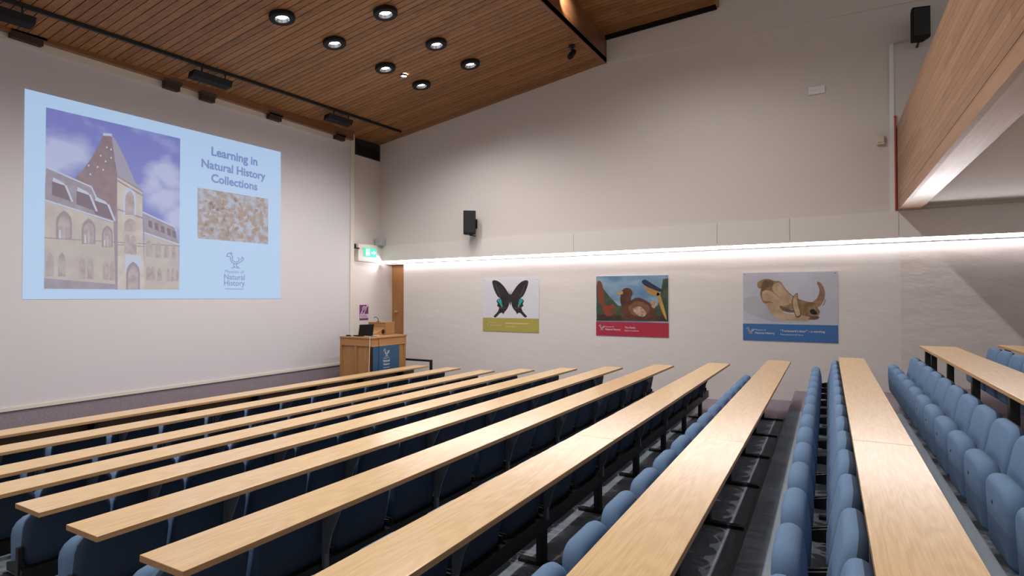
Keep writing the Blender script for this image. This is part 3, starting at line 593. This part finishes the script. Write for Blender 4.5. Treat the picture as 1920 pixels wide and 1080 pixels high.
def draw_skull(q, ys, zs, zb):
    P_ = lambda pts, lay, mi: polyw(q, pts, O6, 3, lay, mi)
    q.face([(XL-.0143,ys[0]-.004,zb),(XL-.0143,ys[1]+.004,zb),(XL-.0143,ys[1]+.004,zs[1]-.006),(XL-.0143,ys[0]-.004,zs[1]-.006)], 2)
    P_([(345,596),(420,588),(470,610),(500,680),(560,718),(690,722),(700,732),(600,738),(500,728),(420,704),(345,672)], 1, 3)
    P_(smooth([(728,622),(752,602),(768,570),(767,540),(756,514),(762,504),(782,518),(798,552),(800,590),(784,628),(758,652),(728,652)]), 2, 7)
    for s_ in stroke([(803,605),(798,625),(790,638)], 4): P_(s_, 2, 6)
    P_(smooth([(420,525),(424,507),(455,491),(490,490),(515,500),(548,503),(565,525),(585,552),(620,583),(650,600),(700,616),(740,622),(752,640),(772,672),(766,690),(745,715),(720,705),(660,690),(640,660),(600,660),(560,668),(545,640),(490,625),(465,628),(447,612),(436,575),(441,545),(428,540)]), 3, 4)
    P_(smooth([(470,626),(500,624),(545,628),(552,650),(575,680),(640,692),(700,698),(722,712),(700,725),(640,722),(560,720),(520,706),(495,680),(480,652)]), 4, 5)
    P_(smooth([(455,500),(490,497),(512,512),(500,530),(470,540),(448,560),(444,535)]), 5, 6)
    P_(smooth([(520,515),(550,512),(585,560),(625,595),(615,630),(560,600),(520,570),(505,540)]), 5, 5)
    P_(smooth([(450,560),(490,555),(540,590),(600,625),(560,640),(490,615),(455,610)]), 5, 5)
    P_(smooth([(715,668),(730,658),(748,668),(757,685),(742,690),(722,684)]), 5, 8)
    P_(smooth([(548,640),(600,660),(640,664),(650,675),(600,676),(560,664)]), 6, 6)
    P_(smooth([(616,604),(628,580),(646,568),(648,600),(654,640),(668,690),(642,706),(625,668),(614,632)]), 7, 6); P_(smooth([(621,604),(631,582),(643,574),(644,600),(650,640),(662,688),(643,700),(629,666),(619,632)]), 8, 5)
    P_(smooth([(690,692),(720,698),(765,700),(762,712),(735,718),(700,712)]), 6, 6); P_(smooth([(655,695),(700,698),(718,706),(690,716),(650,712)]), 7, 5)
    band_text(q, ys, zs, zb, 9, '“Tradescant’s boar” – a warthog', 'Phacochoerus africanus', .41, .87, .65)
poster('poster', 'poster with a tusked warthog skull above a blue band', [(1393,511),(1571,508.5),(1571,643),(1393,637.5)], .245, draw_skull, [PM['paper'], PM['blueband'], PM['haze'], PM['hazedark'], PM['bone'], PM['bonelit'], PM['bonedark'], PM['tusk'], PM['socket'], PM['ink'], PM['pin']])

# ------------------------------------------------------------------ wall fittings
def speaker(label, y, z0, z1, w, d, yaw, x=XU):
    h = z1-z0; t = thing('loudspeaker', label, 'loudspeaker', (x, y, z0))
    q = MB(); q.T = Matrix.Translation((-.16-d/2, 0, 0)) @ Matrix.Rotation(yaw, 4, 'Z')
    q.prism([(d/2,-w*.34,0),(d/2,w*.34,0),(-d*.2,w/2,0),(-d/2,w/2,0),(-d/2,-w/2,0),(-d*.2,-w/2,0)], (0,0,h)); q.build('cabinet', M['blackplastic'], t, bevel=.01)
    q = MB(); q.T = Matrix.Translation((-.16-d/2, 0, 0)) @ Matrix.Rotation(yaw, 4, 'Z'); q.box((-d/2-.008,-w*.45,.03),(-d/2,w*.45,h-.03)); q.build('grille', M['black'], t, bevel=.004)
    q = MB(); q.box((-.02,-.05,h*.3),(0,.05,h*.7)); q.box((-.16-d*.3,-.015,-.02),(-.0,.015,.0)); q.box((-.2,-.012,h*.45),(-.01,.012,h*.5)); q.build('wall_bracket', M['black'], t)
    return t
speaker('tall narrow black loudspeaker on the wall above the butterfly poster', 7.0, PX(880,440,10.95).z, PX(880,396,10.95).z, .27, .2, math.radians(38))
speaker('black loudspeaker high on the wall above the balcony end', -1.30, PX(1735,72,10.9).z, PX(1735,14,10.9).z, .24, .22, math.radians(12))
b = MB(); y = -.955; b.box((XU-.025, y-.03, zft(y)), (XU, y+.03, PX(1672,82,XU).z)); tag(b.build('cable_trunking', M['white']), 'vertical white cable trunking on the wall beside the balcony end', 'trunking')
b = MB(); zz = PX(1672,82,XU).z; b.tube([(XU-.014,-.93,zz-.02),(XU-.014,-1.2,zz-.0),(XU-.014,-1.42,zz+.03)], .012, 8); tag(b.build('speaker_cable', M['grey']), 'thin grey cable from the trunking to the upper loudspeaker', 'cable')
b = MB(); b.tube([(XU-.03,-1.0,zft(-1)+.005),(XU-.03,-1.0,PX(1676,222,XU).z)], .014, 10); b.lathe([(.02,0),(.02,.03)], 10, 0, (XU-.03,-1.0,PX(1676,222,XU).z)); tag(b.build('red_pipe', M['red']), 'thin red pipe rising beside the balcony end', 'pipe')
t = thing('socket_plate', 'white twin socket plate high on the right-hand wall', 'socket', (XU, .11, H+3.5))
q = MB(); q.box((XU-.03,-.005,H+3.47),(XU,.245,H+3.60)); o = q.build('plate', M['white'], bevel=.006); o.parent = t; o.matrix_parent_inverse = Matrix.Translation(-t.location)
q = MB(); q.box((XU-.036,.0,H+3.49),(XU-.029,.10,H+3.585)); o = q.build('blank_cover', M['white']); o.parent = t; o.matrix_parent_inverse = Matrix.Translation(-t.location)
for yy in (.20,.165,.14):
    q = MB(); q.box((XU-.032,yy-.006,H+3.53),(XU-.029,yy+.006,H+3.545)); o = q.build('outlet', M['grey']); o.parent = t; o.matrix_parent_inverse = Matrix.Translation(-t.location)
b = MB(); z = PX(1651,272,XU).z; b.box((XU-.05,-.855,z),(XU,-.74,z+.14)); b.box((XU-.06,-.845,z+.03),(XU-.05,-.75,z+.13)); tag(b.build('thermostat', M['beige'], bevel=.008), 'small beige thermostat box on the wall left of the balcony', 'thermostat')
# recess: vent, boxing, exit sign, small speaker, sign
b = MB(); p0, p1 = PY(667.5,290,YR-.03), PY(710,304,YR-.03)
b.box((10.34, YR-.03, H+3.39), (XU-.01, YR, zc(10.8,YR)))
for k in range(9): b.box((10.39, YR-.042, H+3.42+k*.025), (XU-.06, YR-.028, H+3.43+k*.025), 1)
tag(b.build('air_vent', [M['black'], M['dark']]), 'black louvred vent at the top of the narrow recess', 'vent')
b = MB(); b.box((10.34, YR-.12, zfb(9.83)-.02), (XU-.03, YR, zft(9.83))); b.box((10.36, YR-.10, zfb(9.83)-.04), (XU-.03, YR, zfb(9.83)-.02)); struct(b.build('trim_8', M['fascia']), 'off-white boxing that returns across the recess')
t = thing('exit_sign', 'lit green exit sign on the boxing in the corner', 'sign', (10.85, YR-.12, H+1.0))
e0, e1 = PY(683,481,YR-.13), PY(704,467,YR-.13)
q = MB(); q.box((e0.x, YR-.155, e0.z), (e1.x, YR-.12, e1.z)); o = q.build('panel', M['exitgreen']); o.parent = t; o.matrix_parent_inverse = Matrix.Translation(-t.location)
w_, h_ = e1.x-e0.x, e1.z-e0.z; E_ = lambda u, v: (e0.x+u*w_, YR-.157, e0.z+v*h_)
q = MB()
q.face([E_(*c) for c in ((.10,.14),(.42,.14),(.42,.88),(.10,.88))])                                  # door leaf
q.face([E_(*c) for c in ((.56,.42),(.76,.42),(.76,.2),(.95,.5),(.76,.8),(.76,.58),(.56,.58))])        # arrow
o = q.build('symbol', M['exitwhite']); o.parent = t; o.matrix_parent_inverse = Matrix.Translation(-t.location)
q = MB()
for s_ in stroke([(.24,.78),(.27,.6),(.25,.42),(.33,.3)],.05)+stroke([(.25,.42),(.17,.22)],.05)+stroke([(.27,.62),(.36,.56)],.04)+stroke([(.27,.62),(.17,.52)],.04): q.face([(E_(*c)[0], YR-.1585, E_(*c)[2]) for c in s_])
q.face([(E_(.24+.035*math.cos(a), .82+.06*math.sin(a))[0], YR-.1585, E_(.24, .82+.06*math.sin(a))[2]) for a in [k*math.pi/4 for k in range(8)]])
o = q.build('running_figure', M['exitgreen']); o.parent = t; o.matrix_parent_inverse = Matrix.Translation(-t.location)
b = MB(); b.box((XU-.2, YR-.21, zft(9.83)), (XU-.01, YR-.03, zft(9.83)+.17)); tag(b.build('alarm_box', M['grey'], bevel=.008), 'small grey box standing on the boxing above the exit sign', 'box')
b = MB(); b.box((10.20, YR-.16, H+1.13),(10.34,YR-.12,H+1.16)); b.box((10.20,YR-.16,H+1.13),(10.23,YR-.1,H+1.24)); tag(b.build('sign_arm', M['black']), 'tiny black bracket left of the exit sign', 'bracket')
t = thing('hearing_sign', 'purple hearing loop sign on the wall behind the laptop', 'sign', (10.65, YR, H-.38))
s0, s1 = PY(674,600,YR), PY(690,571.5,YR)
pmz('purple', (.17,.03,.13)); pmz('lilac', (.60,.48,.57))
q = MB(); q.box((s0.x,YR-.012,s0.z),(s1.x,YR,s1.z)); q.face([(s0.x,YR-.0125,s0.z+.04),(s1.x,YR-.0125,s0.z+.04),(s1.x,YR-.0125,s0.z+.14),(s0.x,YR-.0125,s0.z+.14)],1)
w_, h_ = s1.x-s0.x, s1.z-s0.z; E2 = lambda u, v: (s0.x+u*w_, YR-.0135, s0.z+v*h_)
for s_ in stroke([(.30,.60),(.30,.78),(.45,.88),(.65,.86),(.72,.74),(.62,.62),(.55,.52),(.48,.42),(.36,.44)],.09)+stroke([(.45,.66),(.46,.76),(.58,.76)],.07)+stroke([(.12,.42),(.28,.56)],.10)+stroke([(.78,.86),(.92,.97)],.12): q.face([E2(*c) for c in s_],1)
for k in range(3): q.face([(s0.x+.02,YR-.0137,s0.z+.06+k*.025),(s1.x-.03-.02*k,YR-.0137,s0.z+.06+k*.025),(s1.x-.03-.02*k,YR-.0137,s0.z+.068+k*.025),(s0.x+.02,YR-.0137,s0.z+.068+k*.025)],0)
o = q.build('panel', [PM['purple'], PM['lilac']]); o.parent = t; o.matrix_parent_inverse = Matrix.Translation(-t.location)

# ------------------------------------------------------------------ lectern and what stands on it
LX0, LX1, LY0, LY1, LZ, LB = 9.13, 10.235, 8.21, 9.09, H-.835, .33
t = thing('lectern', 'large oak teaching lectern with a blue banner in front of the screen wall', 'lectern', ((LX0+LX1)/2, (LY0+LY1)/2, LB))
def lp(q, name, mt, bevel=.006):
    o = q.build(name, mt, bevel=bevel); o.parent = t; o.matrix_parent_inverse = Matrix.Translation(-t.location); return o
q = MB(); q.box((LX0-.015,LY0-.015,LZ-.035),(LX1+.03,LY1,LZ)); lp(q,'worktop',M['lecth'])
q = MB(); q.box((LX0,LY0,LZ-.19),(LX1+.015,LY1,LZ-.035)); q.box((LX0+.02,LY0-.012,LZ-.20),(LX1+.02,LY1,LZ-.18)); lp(q,'frieze',M['lecth'])
q = MB(); q.box((LX0+.03,LY0+.03,LB+.05),(LX1-.02,LY1-.02,LZ-.19)); lp(q,'carcass',M['lect'],0)
for a in (LY0, LY0+.41, LY1-.06):
    q = MB(); q.box((LX0,a,LB),(LX0+.04,a+.06,LZ-.19)); lp(q,'stile',M['lect'])
q = MB(); q.box((LX0,LY0+.06,LB),(LX0+.04,LY1-.06,LB+.1)); lp(q,'plinth',M['lecth'])
for a in (LX0+.0, LX1-.23, LX1-.06):
    q = MB(); q.box((a,LY0,LB),(a+(.06),LY0+.04,LZ-.19)); lp(q,'post',M['lect'])
q = MB(); q.box((LX1-.17,LY0+.015,LB),(LX1-.06,LY0+.035,LZ-.19)); lp(q,'front_panel',M['lect'])
pmz('bannerblue', (.028,.085,.185))
bz1, bz0 = H-1.03, H-1.56; bx0, bx1 = 9.165, 9.985
q = MB(); q.box((bx0,LY0-.012,bz0),(bx1,LY0-.004,bz1)); q.box((bx0,LY0-.011,bz0-.09),(bx1,LY0-.004,bz0),1)
bp = lambda u, v: (bx0+u*(bx1-bx0), LY0-.0135, bz0+v*(bz1-bz0))
put_emblem(q, bp, .39, .55, .22, .34, 1, .09)
kx = bx1-bx0
for body, u0, u1, vb, bd in (('Museum of',.385,.61,.485,0),('Natural',.375,.63,.355,.02),('History',.385,.62,.225,.02)):
    put_text(q, body, lambda a, c: (a, LY0-.0135, c), bx0+u0*kx, bx0+u1*kx, bz0+vb*(bz1-bz0), 1, bd)
q.face([bp(.39,.12),bp(.62,.12),bp(.62,.14),bp(.39,.14)],1)
o = lp(q,'banner',[PM['bannerblue'], PM['ink']],0); o['label'] = 'blue banner with white emblem'
# reading desk (raised wooden box with sloping cheek)
t2 = thing('reading_desk', 'raised wooden reading desk box on the right end of the lectern', 'reading desk', (10.05, 8.75, LZ))
def rp(q, name, mt, bevel=.004):
    o = q.build(name, mt, True if bevel == 0 else False, bevel=bevel); o.parent = t2; o.matrix_parent_inverse = Matrix.Translation(-t2.location); return o
ry0, ry1 = 8.52, 9.02
q = MB(); q.box((9.93,ry0,LZ),(10.22,ry0+.025,LZ+.265)); q.box((10.2,ry0+.025,LZ),(10.225,ry1,LZ+.265)); q.box((9.92,ry0,LZ+.255),(10.235,ry1,LZ+.275)); q.box((9.93,ry0+.025,LZ),(9.95,ry1,LZ+.255)); q.build
rp(q,'case',M['lecth'])
q = MB(); q.prism([(9.93,ry0+.02,LZ),(9.93,ry0+.02,LZ+.16),(9.62,ry0+.02,LZ+.045),(9.60,ry0+.02,LZ)], (0,.4,0)); rp(q,'cheek',M['lecth'])
q = MB(); q.lathe([(0,-.012),(.045,-.012),(.05,-.004),(.05,.0)], 20, 0, (9.86,ry0+.02,LZ+.075), 'Y'); rp(q,'loudspeaker_disc',M['blackplastic'])
t3 = thing('microphone', 'thin black gooseneck microphone on the reading desk', 'microphone', (10.0, 8.8, LZ+.275))
q = MB(); q.lathe([(.035,0),(.035,.012),(.012,.018)], 14); q.build('base', M['black'], t3)
q = MB(); q.tube([(0,0,.01),(0,0,.06),(-.02,.02,.10),(-.06,.04,.11),(-.085,.05,.09)], .007, 8); q.build('gooseneck', M['black'], t3, True)
# laptop
t = thing('laptop', 'open black laptop on the lectern', 'laptop', (9.40, 8.70, LZ), math.radians(-18))
q = MB(); q.box((-.16,-.12,0),(.18,.12,.022)); q.build('base', M['blackplastic'], t, bevel=.005)
q = MB(); q.box((-.14,-.1,.022),(.16,.05,.0235)); q.build('keyboard', M['black'], t)
q = MB(); q.T = Matrix.Translation((0.01,-.10,.024)) @ Matrix.Rotation(math.radians(14),4,'X'); q.box((-.17,-.008,0),(.17,.008,.235)); q.build('screen', M['blackplastic'], t, bevel=.006)
b = MB(); b.box((9.45,8.62,LZ),(9.60,8.85,LZ+.006)); b.box((9.5,8.5,LZ),(9.72,8.66,LZ+.004)); tag(b.build('papers', M['white']), 'loose white papers lying beside the laptop on the lectern', 'paper')
b = MB(); b.lathe([(.0,.03),(.03,.028),(.045,.015),(.047,0)], 16, 0, (0,0,0)); o = b.build('mouse', M['blackplastic'], smooth=True); o.location = (9.22,8.93,LZ); o.scale = (.8,1.5,1); tag(o, 'small black mouse at the left end of the lectern', 'mouse')
b = MB(); b.tube([(9.26,8.52,LZ+.012),(9.2,8.3,LZ+.012),(9.11,8.235,LZ-.0),(9.10,8.235,LZ-.3),(9.095,8.25,LZ-.75)], .005, 8); tag(b.build('white_cable', M['white']), 'white cable hanging down the corner of the lectern', 'cable')
b = MB(); b.tube([(9.34,8.5,LZ+.012),(9.3,8.25,LZ+.012),(9.3,8.175,LZ-.03),(9.31,8.17,LZ-.25),(9.30,8.18,LZ-.8)], .005, 8); tag(b.build('black_cable', M['black']), 'black cable hanging down the front of the lectern', 'cable')
# guard rail beside the lectern
t = thing('guard_rail', 'low black steel guard rail right of the lectern', 'railing', (10.6, 7.78, 0))
q = MB(); q.box((-.02,-.02,H-1.455),(.02,1.6,H-1.41)); q.build('top_rail', M['black'], t, bevel=.004)
q = MB(); q.box((-.02,-.02,0),(.02,.04,H-1.455)); q.build('post', M['black'], t, bevel=.004)
q = MB(); q.box((-.02,1.55,.33),(.02,1.6,H-1.455)); q.build('post', M['black'], t, bevel=.004)

# ------------------------------------------------------------------ desks
def on_row(k, X, v=0):
    y, r, z, l = ROW[k]; r = math.radians(r); u = X-XT
    return Vector((XT+u*math.cos(r)+v*math.sin(r), y-u*math.sin(r)+v*math.cos(r), 0))
LEGS = [9.55-1.15*i for i in range(8)]
DW, DT = .335, .032
def make_desk(k, label):
    y, r, z, xl = ROW[k]; ft = SEATZ[k]; top = z+H-ft
    t = thing('lecture_desk', label, 'desk', (XT, y, ft), -math.radians(r), 'long oak lecture desks in tiers')
    seam = 4.36 if k != 1 else 4.9
    for (a, b_) in ((xl, seam-.0015), (seam+.0015, XT)):
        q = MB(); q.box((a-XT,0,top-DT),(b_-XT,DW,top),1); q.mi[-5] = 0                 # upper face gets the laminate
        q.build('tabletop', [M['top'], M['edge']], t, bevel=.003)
    if k == 1:
        q = MB(); q.box((xl+.05-XT,.2,.08),(9.97-XT,.22,top-DT)); q.build('modesty_panel', M['brown'], t)
        for i in range(8):
            x = 9.45-1.126*i-XT; q = MB(); q.box((x-.02,.04,0),(x+.02,.2,top-DT)); q.build('support', M['black'], t)
        return t
    q = MB(); q.box((xl+.04-XT,.335,.25),(10.15-XT,.395,.36)); q.build('beam', M['black'], t)
    for i in range(8):
        x = LEGS[i]-XT
        if LEGS[i] < xl+.05: continue
        q = MB(); q.box((x-.045,.335,.02),(x+.045,.385,.26)); q.box((x-.03,.08,0),(x+.03,.54,.028)); q.build('leg', M['black'], t, bevel=.004)
        q = MB(); q.prism([(x-.006,.15,top-DT),(x-.006,.325,top-DT),(x-.006,.325,.42),(x-.006,.30,.42),(x-.006,.27,.54)], (.012,0,0)); q.box((x-.018,.31,.33),(x+.018,.335,top-DT-.003)); q.build('desk_bracket', M['bracket'], t)
    q = MB(); x = xl+.045-XT; q.box((x-.014,.37,.25),(x+.014,.41,.50)); q.box((x-.014,.40,.25),(x+.014,.60,.29)); q.build('end_post', M['black'], t, bevel=.004)
    return t
for k in range(1, 11):
    if k == 1: lb = 'front oak lecture desk with a brown panel, nearest the lectern'
    elif k == 10: lb = 'tenth and highest of the tiered oak desks, nearest the viewer'
    else: lb = 'long oak lecture desk, %s from the front in the tiers' % ORD[k]
    make_desk(k, lb)
# two freestanding desks further back
def back_desk(label, x1, y0, ztop, zf, x0, posts):
    t = thing('lecture_desk', label, 'desk', (x1, y0, zf), 0, 'long oak lecture desks in tiers'); top = ztop-zf
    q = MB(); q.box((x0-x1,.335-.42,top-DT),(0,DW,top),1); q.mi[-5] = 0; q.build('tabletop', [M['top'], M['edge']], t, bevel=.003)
    for x in posts:
        q = MB(); q.box((x-x1-.035,.24,0),(x-x1+.035,.30,top-DT)); q.box((x-x1-.03,.02,0),(x-x1+.03,.30,.025)); q.build('leg', M['black'], t, bevel=.004)
    return t
back_desk('oak desk on black posts behind the aisle, right edge of the picture', 9.99, -1.482, H-.69, FLOORZ[11], 1.6, (9.70, 9.18, 8.05, 6.80, 5.55, 4.3, 3.05))
back_desk('last oak desk, barely showing behind the rearmost seats', 10.4, -2.44, H-.675, FLOORZ[12], 3.0, (10.2, 9.0, 7.8, 6.6))

# ------------------------------------------------------------------ tip-up seats
SW = .528
def make_seat():
    t = thing('tip_up_seat', '', 'seat', (0,0,0), 0, 'blue tip-up seats in rows')
    q = MB(); q.T = Matrix.Translation((0,.445,.325)) @ Matrix.Rotation(math.radians(11),4,'X')
    q.cushion(SW, .42, .10, .13, .09, .045, 0, 1); q.build('backrest', [M['blue'], M['blueshell']], t, smooth='all')
    q = MB(); q.T = Matrix.Translation((0,.615,.215)) @ Matrix.Rotation(math.radians(-3),4,'X')
    q.cushion(SW-.05, .415, .115, .12, .05, .05, 0); s_ = q.build('seat_pad', M['blue'], t, smooth='all')
    q = MB(); q.box((-.016,.672,.49),(.016,.690,.53)); q.lathe([(.014,.69),(.010,.70)], 10, 1, (0,0,.505), 'Y'); q.build('catch', [M['black'], M['plate']], s_)
    for s in (-1, 1):
        q = MB(); x = s*(SW/2+.004); q.box((x-.008,.37,.27),(x+.008,.45,.40)); q.prism([(x-.008,.40,.33),(x-.008,.40,.40),(x-.008,.60,.355),(x-.008,.60,.30),(x-.008,.48,.30)], (.016,0,0))
        q.build('hinge_bracket', M['black'], t, bevel=.003)
    return t
proto = make_seat(); used = False
def place_seat(loc, rz, label):
    global used
    if not used:
        proto.location = loc; proto.rotation_euler = (0,0,rz); proto['label'] = label; used = True
    else: dup(proto, loc, rz, label)
for k in range(2, 11):
    y, r, z, xl = ROW[k]; x_end = 10.17; n = 15; sp = (x_end-xl-.05)/n
    for i in range(n):
        X = x_end-sp*(i+.5); p = on_row(k, X); p.z = SEATZ[k]+(-.03 if k in (9, 10) else -.012 if k in (2, 3) else 0)
        place_seat(p, -math.radians(r), 'blue tip-up seat at the %s desk from the front, %s from the right wall' % (ORD[k], ORD[i+1]))
for i in range(12):
    place_seat((9.68-.578*i, -1.455, FLOORZ[11]), 0, 'blue tip-up seat behind the nearest tiered desk, %s from the right wall' % ORD[i+1])
for i in range(9):
    place_seat((10.30-.578*i, -2.44, FLOORZ[12]), 0, 'blue tip-up seat in the rearmost row under the balcony, %s from the wall' % ORD[i+1])
